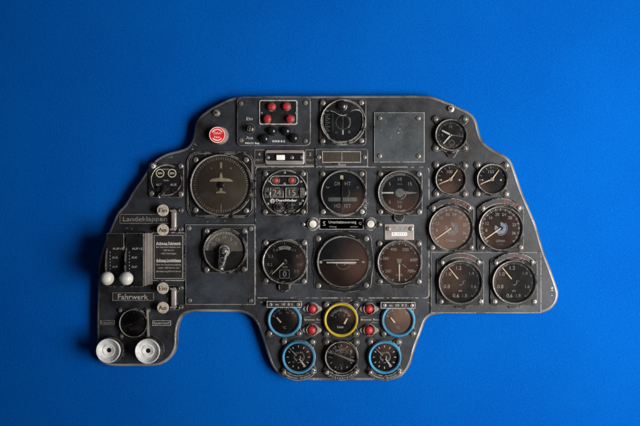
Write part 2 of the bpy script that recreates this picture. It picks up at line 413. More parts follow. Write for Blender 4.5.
# --- backing details of the plate: overlaid sheets --------------------------------
def sheet(name, x0, y0, x1, y1, h0, h1, mat, r=0, bev=.35, scr=(), parent=P, sr=2.3, label=None, screwkind='screw'):
    cx, cy = K((x0+x1)/2, (y0+y1)/2, h1); a, c = K(x0, y1, h1); e, f = K(x1, y0, h1)
    b = MB(); b.prism(rrect(a-cx, c-cy, e-cx, f-cy, r), h0, h1, mat, bev=bev)
    o = b.build(name, parent, (cx, cy, 0), label)
    for q in scr: u, v = K(q[0], q[1], h1); screw(o, u-cx, v-cy, h1, sr, kind=screwkind)
    return o, cx, cy
sheet('middle_plate', 255, 166.5, 429.5, 298.5, -1, .9, 'panel', r=4, bev=.4)
sheet('cover_plate', 374, 112.2, 424.6, 162.4, -1, 1.8, 'cover', r=.6, scr=[(379.8,118),(418.3,118.2),(379.8,155.8),(418.5,156)], label='blank grey square cover plate')
sheet('side_plate', 185.3, 224.3, 255.2, 304.9, -1, 2.0, 'plate', r=.8, scr=[(189.2,228.2),(251,228.8),(189.8,300.3),(251,300.6)], label='dark plate behind the gauge with the crank handle')
sheet('corner_plate', 430.6, 252, 541.4, 313.2, -1, 1.6, 'plate', r=.8, label='plate under the two lowest right gauges')

# --- 1 compass -------------------------------------------------------------------
fr = MB(); cx, cy = K(220.5, 184.8, 2)
fr.frame(rrect(-33.3,-32.8,33.3,32.8,11,12), rrect(-31.8,-31.3,31.8,31.3,10,12), 0, 2.2, 'bezel')
g = Gauge('compass', 221, 184.9, 31.2, 29, screws=[(195.8,159.8),(246.2,159.8),(195.8,210),(246.2,210.8)], dial='dial_olive', label='large compass with a small aeroplane figure', extra=(sd_b(0,0,31,31,9),), flange='none')
fr.build('frame', g.o, (cx-g.x, cy-g.y, 0))
g.ticks(0, 355, 71, 25.2, 27.8, .5, 'lume', 2, 0, .8)
g.dm.tick(0, 16.5, 22.5, 2.0, g.z, 'lumeyel'); g.dm.tick(180, 19.5, 25.5, .7, g.z, 'lume')
for a in (-30, 30): g.dm.poly(circ(.8, 19.2*math.sin(R(a)), 19.2*math.cos(R(a)), 12), g.z, 'lume')
ap = MB(); z = g.dh+1.0
ap.prism([(-1.2,-2),(-1.4,9),(-.8,12.2),(.8,12.2),(1.4,9),(1.2,-2),(.9,-8),(-.9,-8)], z, z+.5, 'lumeyel')
wing = [(-11.8,4.4),(-8,6.3),(0,7.2),(8,6.3),(11.8,4.4),(11.3,3.2),(0,3.6),(-11.3,3.2)]
ap.prism(wing, z+.1, z+.62, 'lumeyel'); ap.prism([(-5.2,-7.2),(0,-5.4),(5.2,-7.2),(4.6,-8.4),(0,-8.2),(-4.6,-8.4)], z+.1, z+.62, 'lume')
ap.lathe([(3.4, z), (3.4, z+1.0), (2.6, z+1.5)], 'gloss', 0, 0, 24)
ap.build('needle', g.o, label='cream aeroplane-shaped pointer'); g.done()

# --- 2 gauge with crank handle ------------------------------------------------------
g = Gauge('cooler_gauge', 224.8, 250.6, 21.8, 19.8, screws=[(206.8,231),(244.4,231),(206.8,269.8),(244,269.3)], h=2, dial='dial_dust', label='gauge with a crank handle over its black lower half')
g.ticks(-88, 88, 34, 16.6, 18.8, .4, 'mark', 0)
g.nums([('20',-62),('15',-32),('H',-3),('5',28),('0',58)], 13.2, 3.4, 'dim')
hb = MB(); o_ = [(19.7*math.cos(R(a)), 19.7*math.sin(R(a))) for a in range(178, 363, 6)]
hb.prism([(x, y-.6) for x, y in o_], g.dh, g.dh+1.6, 'gloss', bev=.3); hb.build('lower_cover', g.o)
cr = MB(); z = g.dh+2
cr.prism(outline([sd_c(0, 0, 4.6)], 1), z, z+4, 'black', bev=1)
cr.bar((0, 2.5), (-3.6, -19), 9.6, 5.6, z+2, z+7.5, 'black', bev=1.8); cr.bar((2.9,0),(-1.9,-16),.9,.7,z+6.8,z+7.7,'steel',.3); cr.lathe([(6.2, z), (6.2, z+2.4), (5.6, z+3)], 'black', 0, 0, 28); cr.lathe([(3.4, z+3), (3.2, z+6.6), (2.2, z+7.6)], 'black', -1.4, -9, 18)
cr.lathe([(2.4, z+7), (2.4, z+8.2), (1.6, z+8.6)], 'steel', 0, 0, 16); cr.lathe([(2.2, z+7), (2.0, z+9), (1.2, z+9.6)], 'steel', -3.3, -17.4, 16)
cr.build('crank_handle', g.o); g.done(glass=False)

# --- 3 small pump switch --------------------------------------------------------
g = Gauge('pump_switch', 165.9, 180, 15.6, 14.3, screws=[(153,166),(180.6,165.8),(151.6,193.6),(180.6,194.0)], flange='square', top=3.6, label='small round pump switch marked EIN and AUS')
g.txt('Pumpen', 0, 11, 1.5); g.txt('Ruder', .3, -.2, 1.5)
for x in (-6, 6):
    g.dm.arc(3.5, 4.2, 0, 360, g.z, 'lume', 24, x, 6.8); g.txt('EIN', x, 6.8, 2.1, 'lume')
    g.txt('AUS', x*1.2, -4.6, 2.3)
b = MB(); b.lathe([(5, g.dh), (5, g.dh+3), (4, g.dh+4)], 'gloss', 0, -9, 24); b.bar((1.5,-7.5), (-7,-17.5), 4.6, 2.8, g.dh+3, g.dh+6, 'black', .8)
b.lathe([(1.5, g.dh+5.8), (1.5, g.dh+6.6), (.9, g.dh+7)], 'steel', -6.6, -17, 14); b.build('lever', g.o)
b = MB(); b.lathe([(2.4, g.dh), (2.4, g.dh+3), (1.6, g.dh+4)], 'gloss', 6.5, -10, 20); b.lathe([(2.6, g.dh), (2.6, g.dh+3), (1.6, g.dh+4)], 'gloss', -7.5, -9.5, 20); b.build('knob', g.o)
g.done(glass=False)

# --- 4 push tab switches --------------------------------------------------------
def tabs(y0, y1, label):
    cx, cy = K(170, (y0+y1)/2, 3); b = MB(); hh = (y1-y0)/2*.995
    b.prism(outline([sd_b(0, 0, 3.2, hh+2, 1.5), sd_b(0, hh, 9.5, 2.6, 1.2), sd_b(0, -hh, 9.5, 2.6, 1.2)], 1.5), 0, .8, 'black', bev=.3)
    o = b.build('tab_switch', P, (cx, cy, 0), label)
    for s in (1, -1):
        b = MB(); b.rect(-17, s*hh-1.9, 10, s*hh+1.9, .3, 4.5, 'gloss', .8, 1.2); b.lathe([(1.6, 4.4), (1.6, 5.8), (1.2, 6)], 'steel', 4.2, s*hh, 12); b.build('plunger', o)
    b = MB(); b.rect(1.2, -8.6, 6.6, 8.6, 1, 5.6, 'silver', 1.4, 1.8); b.bar((.5, 9.4), (7, 8.4), 2.2, 1.6, 4, 6.6, 'silver', .5); b.bar((.5, -9.4), (7, -8.4), 2.2, 1.6, 4, 6.6, 'silver', .5); b.build('slide_bar', o)
    for s, t in ((1, 'Ein'), (-1, 'Aus')):
        u, v = K(162.8, y0 if s > 0 else y1, 9)
        b = MB(); b.lathe([(2.5, 4), (2.5, 7.4), (5.6, 7.6), (5.9, 8.2), (5.9, 8.9), (5.5, 9.4)], 'cream', n=36); b.text(t, 0, 0, 4.2, 9.5, 'ink', width=7.6, bold=.12); b.build('button', o, (u-cx, v-cy, 0))
    for y in (y0, y1-.8):
        u, v = K(180.8, y, 2); screw(o, u-cx, v-cy, 0, 2.8, 2.2, 'steel')
tabs(210.3, 229.8, 'upper pair of cream Ein and Aus buttons'); tabs(288.3, 307.7, 'lower pair of cream Ein and Aus buttons')

def nameplate(x0, y0, x1, y1, lines, border='dim', h=0, label=None, name='name_plate', mat='label', th=.9, inset=.8, scr=()):
    cx, cy = K((x0+x1)/2, (y0+y1)/2, h+th); a, c = (x1-x0)/2, (y1-y0)/2
    b = MB(); b.prism(rrect(-a, -c, a, c, .5), h-.5, h+th, mat, bev=.2)
    if border: b.frame(rrect(-a+inset-.45, -c+inset-.45, a-inset+.45, c-inset+.45, .4), rrect(-a+inset, -c+inset, a-inset, c-inset, .4), h+th-.05, h+th+.12, border)
    for st, px, py, cap, mt, w in lines:
        u, v = K(px, py, h+th); b.text(st, u-cx, v-cy, cap, h+th+.08, mt, width=w, bold=0)
    o = b.build(name, P, (cx, cy, 0), label)
    for q in scr: u, v = K(q[0], q[1], h+th); screw(o, u-cx, v-cy, h+th, 1.9, 1.1)
    return o
nameplate(119.3, 213.8, 170.4, 224, [('Landeklappen', 145, 218.9, 4.6, 'dim', 44)], label='Landeklappen name plate')
nameplate(112, 292.3, 154, 301, [('Fahrwerk', 133, 296.8, 5.2, 'mark', 30)], label='Fahrwerk name plate')
nameplate(99.6, 320, 114.8, 325, [('Klappen', 107.2, 322.5, 2, 'dim', 12)], label='tiny worn name plate left of the pressure gauge')
nameplate(152, 320.2, 171.2, 326, [('Sauerstoff', 161.6, 323, 2.3, 'mark', 16)], border='mark', label='tiny name plate right of the pressure gauge')
L = [('Achtung Fahrwerk', 168.6, 243.2, 2.6, 'bright', 24.6), ('Bei Geschwindigkeit über', 168.6, 247, 1.6, 'mark', 24.6), ('350 km/h', 168.6, 250.2, 1.6, 'mark', 10), ('nicht betätigen', 168.6, 253.4, 1.6, 'mark', 15),
     ('Achtung Landeklappe', 168.6, 260.2, 2.6, 'bright', 24.6), ('Nur bei Geschwindigkeit', 168.6, 264.6, 1.6, 'mark', 24.6), ('unter 250 km/h voll', 168.6, 267.8, 1.6, 'mark', 21), ('ständig ausgefahren lassen', 168.6, 271.2, 1.6, 'mark', 24.6)]
sheet('placard_frame', 151.4, 232.4, 185, 281, -.5, .7, 'panel', r=1.2, bev=.3)
o = nameplate(153.6, 234.8, 183.2, 279, L, border='mark', h=.7, name='placard', label='black placard with eight lines of white German text')
for yy in (11.95, -5.2): b = MB(); b.rect(-12.3, yy, 12.3, yy+.3, 1.55, 1.75, 'bright'); b.build('underline', o)

# --- 5 lever box ------------------------------------------------------------------
H = 24
def KB(x, y, h=H): return K(x, y, h)
cx, cy = KB(125, 260); b = MB()
for x0, x1 in ((106.6, 124.2), (125.4, 143.8)):
    a, c = KB(x0, 287); e, f = KB(x1, 233); b.prism(rrect(a-cx, c-cy, e-cx, f-cy, .8), 0, H, 'black', bev=.7)
a, c = KB(106.9, 286.5); e, f = KB(143.4, 246); b.prism(rrect(a-cx, c-cy, e-cx, f-cy, .4), 0, H-.6, 'label')
box = b.build('lever_box', P, (cx, cy, 0), 'tall black box with two white ball levers')
a, c = KB(144.0, 286); e, f = KB(145.2, 233.4); b = MB(); b.prism(rrect(a-cx, c-cy, e-cx, f-cy), 0, H-1, 'silver', bev=.4)
a2 = a-cx; b.rect(a2+1, c-cy, a2+4.6, f-cy, 0, 3, 'silver', .5); b.build('side_cover', box)
for lx, bx in ((105.6, 107), (124.9, 126.2)):
    fx = KB(lx, 260, 27)[0]-cx+.4
    b = MB(); pr = []
    y0 = KB(0, 247)[1]-cy; y1 = KB(0, 283)[1]-cy
    for k in range(17):
        t = k/16; pr.append((y0+(y1-y0)*t, H-1+7.5*math.sin(math.pi*t)**.7))
    b0 = len(b.v)
    for dx in (0, 1.1):
        for y, h in pr: b.v.append((fx+dx, y, h))
    for k in range(16): b.face((k, k+1, k+18, k+17), 'bezel')
    b.face(range(16, -1, -1), 'bezel'); b.face(range(17, 34), 'bezel'); b.face((16, 0, 17, 33), 'bezel')
    for k in range(7): b.rect(fx+3.2, y0-6-k*3.2, fx+3.6, y0-4.6-k*3.2, H-.2, H+.12, 'mark')
    b.text('AUF+Z', fx+11.2, y0-1.6, 2.0, H+.15, 'mark', width=10.5); b.text('AUS', fx+8.2, y0-10.2, 2.0, H+.15, 'mark'); b.text('AUF', fx+8.2, y0-19.4, 2.0, H+.15, 'mark')
    b.build('quadrant', box)
    u, v = K(bx, 278.5, 38); u -= cx; v -= cy
    b = MB(); b.sphere(u, v, 37, 6.6, 'white'); k = b.build('knob', box, label='white ball knob')
    st = MB(); st.lathe([(1.3, H-2), (1.3, 33)], 'steel', u, v, 16); st.build('lever', box)

# --- 6 pressure gauge and white cups ------------------------------------------------
g = Gauge('pressure_gauge', 133.6, 323.3, 14.2, 13, screws=[(120.4,310.6),(147.3,310.6),(121.6,336.2),(147.5,336.8)], flange='ears', sr=1.8, dial='dial', label='small pressure gauge between two tiny name plates')
g.ticks(-130, 130, 20, 10.4, 12, .35, 'dim', 5, 1, .6); g.txt('kg/cm²', 0, -6, 1.8, 'dim'); g.needle(248, 9.5, .7, 'mark', hub=1.2); g.needle(70, 3, .7, 'mark', hub=0, name='needle'); g.done()
b = MB(); b.bar((13.4, 13), (14.6, -15), 1.8, 2.4, 1.6, 4.6, 'silver', .5); b.build('bracket', g.o)
for px, py, rx, ry, r in ((108, 350.9, 111.7, 349.6, 12.1), (147.3, 351.4, 150, 350.2, 12.4)):
    x0, y0 = K(rx, ry, 6); b = MB(); b.lathe([(13.6, 0), (13.6, 1), (13, 1.6), (13, 8), (12.2, 9), (11, 9)], 'bezel', n=56); b.lathe([(9, 8), (9, 13)], 'gloss', n=40)
    o = b.build('signal_horn', P, (x0, y0, 0)); u, v = K(px, py, 18); b = MB()
    b.lathe([(9.5, 10), (r-.5, 13), (r, 17.4), (r-.5, 18.2), (r-1.2, 18), (r-2.2, 16.4), (6.5, 14.2), (5.6, 14.6), (5.0, 14.3), (2.4, 13.6), (2.0, 11.5)], 'cup', n=56, cap=False)
    b.lathe([(2.02, 11.6), (.02, 11.5)], 'slot', n=24); b.build('cup', o, (u-x0, v-y0, 0), 'white enamel cup with a dark hole')

# --- 7 emergency pull button, nuts -----------------------------------------------
x0, y0 = K(219.4, 135.2, 4); b = MB(); b.lathe([(9.0, 0), (9.0, 1), (8.7, 1.4), (8.7, 5), (8.2, 5.8), (7, 6)], 'silver', n=48)
o = b.build('pull_button', P, (x0, y0, 0), 'round red and white emergency pull button'); u, v = K(217.2, 134.8, 8)
b = MB(); b.lathe([(8.2, 5), (8.4, 7.2), (8, 8)], 'redglow', n=48); b.arc(7.2, 7.9, 0, 360, 8.1, 'bright', 48); b.arc(4.9, 5.9, -62, 62, 8.1, 'bright', 20); b.arc(4.9, 5.9, 128, 232, 8.1, 'bright', 20)
b.text('Ziehen', 0, 1.9, 2.4, 8.2, 'bright', width=7.6); b.text('Not', 0, -2.1, 2.4, 8.2, 'bright'); b.build('cap', o, (u-x0, v-y0, 0))
hexnut(216, 112.6); hexnut(450.8, 108.3)

# --- 8 switch box ------------------------------------------------------------------
o, cx, cy = sheet('switch_box', 236.8, 96.8, 310.8, 146, -1, 2.6, 'plate', r=5, bev=.8, scr=[(241,103.8),(305.4,102.8),(241.3,140.3),(305.4,141)], label='switch plate with four red buttons and four black knobs')
def at(px, py, h): u, v = K(px, py, h); return u-cx, v-cy
a = at(258.8, 124.9, 3); c = at(297.6, 99.8, 3); b = MB()
b.prism(rrect(a[0], a[1], c[0], c[1], 2.5), 2.6, 3.8, 'black', bev=.4); b.frame(rrect(a[0]+.5, a[1]+.5, c[0]-.5, c[1]-.5, 2.2), rrect(a[0]+1.1, a[1]+1.1, c[0]-1.1, c[1]-1.1, 1.9), 3.7, 4.0, 'mark'); b.build('button_plate', o)
for q in ((261.5,112.8),(296,112.8)): u, v = at(*q, 4); screw(o, u, v, 3.8, 1.2, .8)
for q in ((271.3,106.5),(286.3,106.2),(267,118.8),(290,118.8)):
    u, v = at(*q, 8); b = MB(); b.lathe([(4.5, 3.7), (4.5, 4.8), (4, 5.2)], 'black', n=32); b.lathe([(3.9, 5), (3.9, 7.4), (3.5, 8.2), (2.5, 8.7), (.02, 8.8)], 'red', n=32); b.build('red_button', o, (u, v, 0))
for q in ((272,130.6),(286,130.6),(264.5,138.4),(294,137.8)):
    u, v = at(*q, 8); b = MB(); b.lathe([(4.9, 2.6), (4.9, 4.4), (4.5, 5), (4.2, 5), (4.2, 7.5), (3.6, 9), (2.2, 10), (.02, 10.3)], 'gloss', n=32); b.build('black_knob', o, (u, v, 0))
u, v = at(249.2, 128.4, 5); b = MB(); b.lathe([(5.9, 2.6), (5.9, 3.4), (5.5, 4), (4.9, 4), (4.6, 3)], 'steel', n=32); b.lathe([(4.3, 2.8), (4.3, 5), (3.5, 5.6)], 'gloss', n=24); b.bar((.6, 2.5), (-.6, -3), 2.4, 3, 5, 11, 'bezel', .8); b.build('toggle', o, (u, v, 0))
b = MB()
for st, px, py, cap, w in (('Ein', 249.5, 118.6, 3.2, 6), ('Aus', 249.5, 137.6, 3.2, 7), ('MG131 Bug', 252.2, 143.1, 1.7, 14), ('SVKB 8-2', 278.6, 141.2, 2.0, 12.5)):
    u, v = at(px, py, 2.7); b.text(st, u, v, cap, 2.7, 'bright' if cap < 3 else 'mark', width=w, bold=.08)
b.build('lettering', o)

# --- 9 fuel quantity gauge with kidney window -------------------------------------
g = Gauge('oxygen_gauge', 343, 121.8, 22.6, 21.3, screws=[(323,102.8),(361.6,102.5),(322.8,141),(361.6,140.6)], dial='dial_blue', top=5.4, label='round gauge with a kidney-shaped window')
kid = [(-19.6,4),(-18,9.5),(-12.5,10.6),(-7.5,9),(-4,6.8),(0,6),(4,7),(8,10.2),(13,11.6),(18,9.5),(19.6,3),(18.6,-6),(13.8,-13.8),(6,-18.5),(-2,-19.3),(-10,-16.6),(-16,-11),(-19.2,-4)]
ks = catmull(kid, 5); ko = catmull([(x*1.055, y*1.055) for x, y in kid], 5)
top_ = [(21.35*math.cos(2*math.pi*i/90), 21.35*math.sin(2*math.pi*i/90)) for i in range(90)]
b = MB()
# cover: region between circle and window, angle matched
def byang(p, n=90):
    o = []
    for i in range(n):
        t = 2*math.pi*i/n; best = None
        for j in range(len(p)):
            (x1, y1), (x2, y2) = p[j], p[(j+1) % len(p)]; c, d = math.cos(t), math.sin(t)
            den = c*(y2-y1)-d*(x2-x1)
            if abs(den) < 1e-9: continue
            r = (x1*(y2-y1)-y1*(x2-x1))/den; uu = (x1*d-y1*c)/den
            if r > 0 and -1e-6 <= uu <= 1+1e-6: best = r if best is None else max(best, r)
        o.append((best*math.cos(t), best*math.sin(t)))
    return o
b.frame(top_, byang(ko), g.dh, g.dh+1.6, 'black'); b.frame(byang([(x*1.05, y*1.05) for x, y in kid]), byang(ks), g.dh, g.dh+2.1, 'bezel'); b.build('face_cover', g.o)
u, v = K(341.8, 105.6, 6); b = MB(); b.lathe([(5.6, g.dh+1.5), (5.6, g.dh+2.8), (5, g.dh+3.2), (4.2, g.dh+3.2), (3.8, g.dh+5), (3, g.dh+5.6)], 'gloss', n=32); b.build('knob', g.o, (u-g.x, v-g.y, 0))
g.dm.arc(6.6, 7.1, 0, 360, g.z, 'dim', 32, 0, -.5); g.dm.tick(0, -6.5, 6.5, .5, g.z, 'dim'); g.dm.tick(180, 8, 12.6, 1.4, g.z, 'bright')
for x in (-17.4, -10.2): g.dm.rect(x, -9, x+.4, 8.2, g.z-.05, g.z+.03, 'dim')
for k in range(9): g.dm.rect(-16.6, 7-k*2, -13+(k % 2)*-1.6, 7.5-k*2, g.z-.05, g.z+.03, 'mark')
g.txt('O', -6.6, -10.4, 2.4, 'dim'); g.txt('R', 6.6, -10, 2.8, 'mark'); g.dm.arc(9.2, 9.8, 60, 130, g.z, 'mark', 12, -2, 0); g.done()

# --- 10 counters strip + course indicator -------------------------------------------
nameplate(254.6, 149.7, 264.6, 165, [('4', 259.3, 154.2, 3.2, 'mark', None), ('MG17', 259.5, 160, 2.2, 'dim', 7)], border='silver', label='small square plate marked 4', inset=.4)
nameplate(305.4, 149.7, 315.2, 165, [('2', 310.2, 154.2, 3.2, 'mark', None), ('MG17', 310.4, 160, 2.2, 'dim', 7)], border='silver', label='small square plate marked 2', inset=.4)
o, cx, cy = sheet('slide_switch', 265, 149.8, 304.6, 164.6, -.5, 3.6, 'silver', r=2.6, bev=1.0, label='slide switch with a white slider')
a = at(266.5, 160.8, 3.7); c = at(303.2, 153, 3.7); b = MB(); b.prism(rrect(a[0], a[1], c[0], c[1], 1.4), 3.5, 4.2, 'gloss', bev=.3); b.build('slot', o)
a = at(276.2, 160, 5.5); c = at(284.8, 154.8, 5.5); b = MB(); b.prism(rrect(a[0], a[1], c[0], c[1], .8), 4, 6.6, 'bright', bev=.7); b.build('slider', o)
for q in ((267.9,157.4),(301.8,157.4),(292,157.4)): u, v = at(*q, 4); screw(o, u, v, 4.1, 1.9, 1.0)
sheet('trim_strip', 255, 165.6, 314, 167, .5, 1.5, 'silver', bev=.2)
o, cx, cy = sheet('course_indicator', 315.6, 148.6, 368, 166.8, -.5, 2.8, 'plate', r=1, bev=.5, scr=[(318.9,157.2),(364.5,157.2)], sr=2.2, label='rectangular course indicator marked Kurs')
a = at(322.8, 161.8, 3); c = at(360, 152, 3); b = MB(); po, pi_ = rrect(a[0]-.9, a[1]-.9, c[0]+.9, c[1]+.9), rrect(a[0], a[1], c[0], c[1]); b.frame(po, pi_, 2.6, 3.8, 'silver'); b.build('window_frame', o)
b = MB(); b.poly(rrect(a[0], a[1], c[0], c[1]), 2.9, 'green' if 0 else 'dial_olive')
for k in range(15): b.rect(a[0]+2+k*2.3, a[1]+1, a[0]+2.3+k*2.3, a[1]+(5 if k % 3 else 7.5), 2.9, 3.0, 'dim')
b.rect(-.6, a[1]+.5, .6, c[1]-.5, 2.95, 3.2, 'mark'); b.rect(-9.5, a[1]-2.6, -4.5, a[1]-1, 2.7, 3.3, 'gloss'); b.text('Kurs', .4, at(0, 164.6, 3)[1], 2.3, 2.9, 'mark', width=7, bold=.1); b.build('dial', o)
b = MB(); b.poly(rrect(a[0], a[1], c[0], c[1]), 3.6, 'glass'); b.build('glass', o)

# --- 11 clock ---------------------------------------------------------------------
g = Gauge('clock', 451, 135, 16.6, 14.3, screws=[(435.8,118.8),(465.2,118.8),(436.2,148),(465.3,148)], flange='ears', extra=(sd_c(.6,-16,5.0), sd_c(.8,-20,2.6)), label='small clock with three hands')
g.ticks(0, 354, 59, 11.8, 13, .3, 'dim', 5, .8, .6); g.nums([('12',0),('3',90),('9',270)], 8.6, 2.6, 'dim'); g.dm.arc(2.4, 2.8, 0, 360, g.z, 'dim', 20, 1, -7.6)
g.needle(297, 10, 1.8, 'bright', tail=1, hub=1.4, hubmat='steel', tip=.8, label='hour hand', name='hand'); g.needle(222, 11.5, 1.7, 'bright', tail=1, hub=0, h=1.6, name='hand', tip=.7); g.needle(98, 12.5, .5, 'mark', tail=3, hub=0, h=2, name='hand')
b = MB(); b.lathe([(3.6, 1.4), (3.6, 4), (2.6, 5), (1.2, 5.2)], 'black', n=24); b.build('winder', g.o, (.8, -15.9, 0)); g.done()
# --- 12 two small pressure gauges ----------------------------------------------------
for px, t, lbl, dl in ((450.7, '100', 'left one of the two small gauges below the clock', 'dial_reflect_blotch'), (492.2, '150', 'right one of the two small gauges near the panel edge', 'dial')):
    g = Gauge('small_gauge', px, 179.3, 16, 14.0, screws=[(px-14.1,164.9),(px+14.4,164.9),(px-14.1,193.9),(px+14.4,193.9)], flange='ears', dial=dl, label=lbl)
    g.txt(t, -.8, 7.6, 3.0, 'mark'); g.ticks(-115, -5, 5, 10.6, 12.8, .5, 'mark'); g.ticks(5, 115, 5, 11.8, 12.8, .4, 'dim')
    for x in (-9.4, 9): g.dm.poly(circ(.9, x, -.6, 12), g.z, 'lume')
    g.needle(248, 12.4, 1.4, 'lumeyel', hub=1.9, hubmat='cream'); g.needle(36, 11.6, 1.4, 'lumeyel', hub=0, h=1.7); g.done()

# --- 13 big right-hand gauges ----------------------------------------------------
def arccover(g, h, r0=24.0, r1=30.2, st='00 RT 1', label=None, bottom=False, a=48, tmat='redmark', a0=8, a1=34, cap=2.6, white=False):
    pts = []; n = 22; sg = 180 if bottom else 0
    for k in range(n+1): t = R(90-(-a+2*a*k/n)-sg); pts.append((r1*math.cos(t), r1*math.sin(t)))
    for k in range(n, -1, -1): t = R(90-(-a+2*a*k/n)-sg); pts.append((r0*math.cos(t), r0*math.sin(t)))
    b = MB(); b.prism(pts, h, h+3.4, 'bezel', bev=.5); e = .75; p2 = []
    for k in range(n+1): t = R(90-(-(a-3)+2*(a-3)*k/n)-sg); p2.append(((r1-e)*math.cos(t), (r1-e)*math.sin(t)))
    for k in range(n, -1, -1): t = R(90-(-(a-3)+2*(a-3)*k/n)-sg); p2.append(((r0+e)*math.cos(t), (r0+e)*math.sin(t)))
    b.prism(p2, h+3, h+3.6, 'label')
    if bottom: b.arctext(st, (r0+r1)/2, 180+a-13, 180-a+13, cap, h+3.75, tmat, inward=True)
    else: b.arctext(st, (r0+r1)/2, a0, a1, cap, h+3.75, tmat)
    o = b.build('arc_label', g.o, (0, 0, 0), label); return o
for px, dl, lbl in ((451.2, 'dial_reflect_brown', 'rev counter with a warm reflection coloured into its brown dial'), (500.8, 'dial_reflect_blotch', 'rev counter with a dark dial near the panel edge')):
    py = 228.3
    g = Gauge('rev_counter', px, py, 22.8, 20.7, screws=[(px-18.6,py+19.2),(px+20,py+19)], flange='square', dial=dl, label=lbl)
    ar = arccover(g, 1.5, st='00 RT')
    for a in (-41, 41): t = R(90-a); screw(ar, 27.1*math.cos(t), 27.1*math.sin(t), 5.1, 2.0)
    g.ticks(-135, 135, 54, 18, 20, .45, 'mark', 3, .6, .9); g.nums([('8',-98),('12',-70),('16',-42),('20',-14),('24',14),('28',42),('32',76),('36',104+6)], 14.2, 2.9, 'mark')
    g.txt('U/min', 0, -12.4, 2.6, 'mark'); g.txt('x 100', 0, -16, 1.4, 'dim'); g.dm.arc(6.6, 7.2, 40, 200, g.z, 'bluemark', 24); g.dm.arc(2.4, 6, 0, 300, g.z-.03, 'bluemark' if dl == 'dial_reflect_blotch' else 'dim', 24); g.dm.poly(circ(1, 0, 0, 12), g.z+.02, dl)
    g.needle(235, 19.6, 1.3, 'lumeyel', hub=0, tip=.7); g.done()
for px, lbl in ((460.6, 'left boost gauge with scale from 0.6 to 1.8'), (514.2, 'right boost gauge with scale from 0.6 to 1.8')):
    py = 282.2
    g = Gauge('boost_gauge', px, py, 22.7, 20.3, screws=[(px-19.4,py+19.4),(px+20.4,py+19.4)], flange='square', h=1.6, label=lbl, extra=(sd_b(1,-23.5,6,3.2,2.5),))
    ar = arccover(g, 3, st='-0.07 1', r1=29.6, a0=-8, a1=38); 
    for a in (-43, 41): t = R(90-a); screw(ar, 26.8*math.cos(t), 26.8*math.sin(t), 6.6, 2.0)
    g.ticks(-140, 140, 60, 18, 19.5, .4, 'dim', 5, .6, .7)
    g.ticks(-140, -20, 26, 18, 19.5, .4, 'mark', 5, .6, .7)
    g.nums([('0.6',-162),('0.8',-108),('1.0',-55),('1.2',-6)], 14.2, 3.6, 'mark'); g.nums([('1.4',52),('1.6',108),('1.8',162)], 14.2, 3.2, 'dim'); g.txt('ata', 0, -8.4, 2.2); g.dm.arc(2.6, 3.3, 60, 200, g.z, 'dim', 14); g.txt('o', 4.5, 1.5, 2, 'dim')
    g.needle(-39, 18.5, 1.2, 'lumeyel', hub=0, tip=.7, tail=-4); g.done()

# --- 14 ammunition / radio counter ---------------------------------------------------
g = Gauge('round_counter', 284.8, 192.6, 22.6, 21.4, screws=[(265.6,173.6),(303.2,173.6),(265.2,212),(303.2,211.6)], top=4.4, label='counter instrument showing 24 and 15')
z = g.dh
b = MB(); pil = rrect(-14.6, 7.2, 14, 16.8, 4.6, 10); b.prism(pil, z, z+1.2, 'gloss', bev=.3)
b.frame(rrect(-14.6, 7.2, 14, 16.8, 4.6, 10), rrect(-14, 7.8, 13.4, 16.2, 4.2, 10), z+1.1, z+1.8, 'mark'); b.build('light_plate', g.o)
for x in (-8.9, 7.2):
    b = MB(); b.lathe([(4, z+1), (4, z+2.4), (3.4, z+2.9), (2.9, z+2.4)], 'steel', x, 12.2, 28, cap=False); b.lathe([(2.9, z+1.6), (2, z+2.4), (.02, z+2.6)], 'redmark', x, 12.2, 24); b.build('red_light', g.o)
for x, t in ((-8, '24'), (7.4, '15')):
    b = MB(); b.rect(x-6.8, -4.8, x+6.8, 5, z, z+.9, 'black', .3); b.rect(x-6, -4.1, x+6, 4.3, z+.85, z+1.0, 'ink'); b.text(t, x, 0, 6.2, z+1.15, 'oldnum', bold=.05); b.rect(x-6.6, -4, x-6, 4.2, z+.9, z+1.4, 'mark'); b.build('number_window', g.o)
for x in (-18, 17.4):
    b = MB()
    for k in range(8): b.bar((x-2, -4.4+k*1.25), (x+2, -4.4+k*1.25), .7, .7, z, z+2.6+math.sin(k/7*math.pi)*.8, 'bezel', .1)
    b.lathe([(4.4, z), (4.2, z+1.6), (3, z+2.2)], 'gloss', x, 0, 24); b.build('thumb_wheel', g.o)
for x in (-5.6, 5.2):
    b = MB(); b.lathe([(5.6, z), (5.6, z+1.8), (5.1, z+2.3), (4.6, z+2.3), (4, z+1.6), (3.4, z+1.6), (3, z+5), (2, z+5.8)], 'bezel', x, -14.6, 32); b.build('knob', g.o)
g.dm.poly(circ(2.5, -12.4, -8.4, 20), g.z, 'mark'); g.dm.text('J', -12.4, -8.4, 3, g.z+.05, 'ink', bold=.1); g.txt('Durchlader', 1.6, -7.6, 2.4, 'bright', width=21, bold=.12)
for q in ((-16,11.5),(15.8,11.2),(-.6,8.8),(-.4,20),(-17,-11),(17.5,-8),(.2,-19.6)): screw(g.o, q[0], q[1], z+.2 if q[1] != 8.8 else z+1.2, 1.4, 1.2)
g.txt('SF', 15.5, -11, 2.2, 'mark'); g.txt('A', 0, 12.5, 2.2, 'green'); g.done(glass=False)

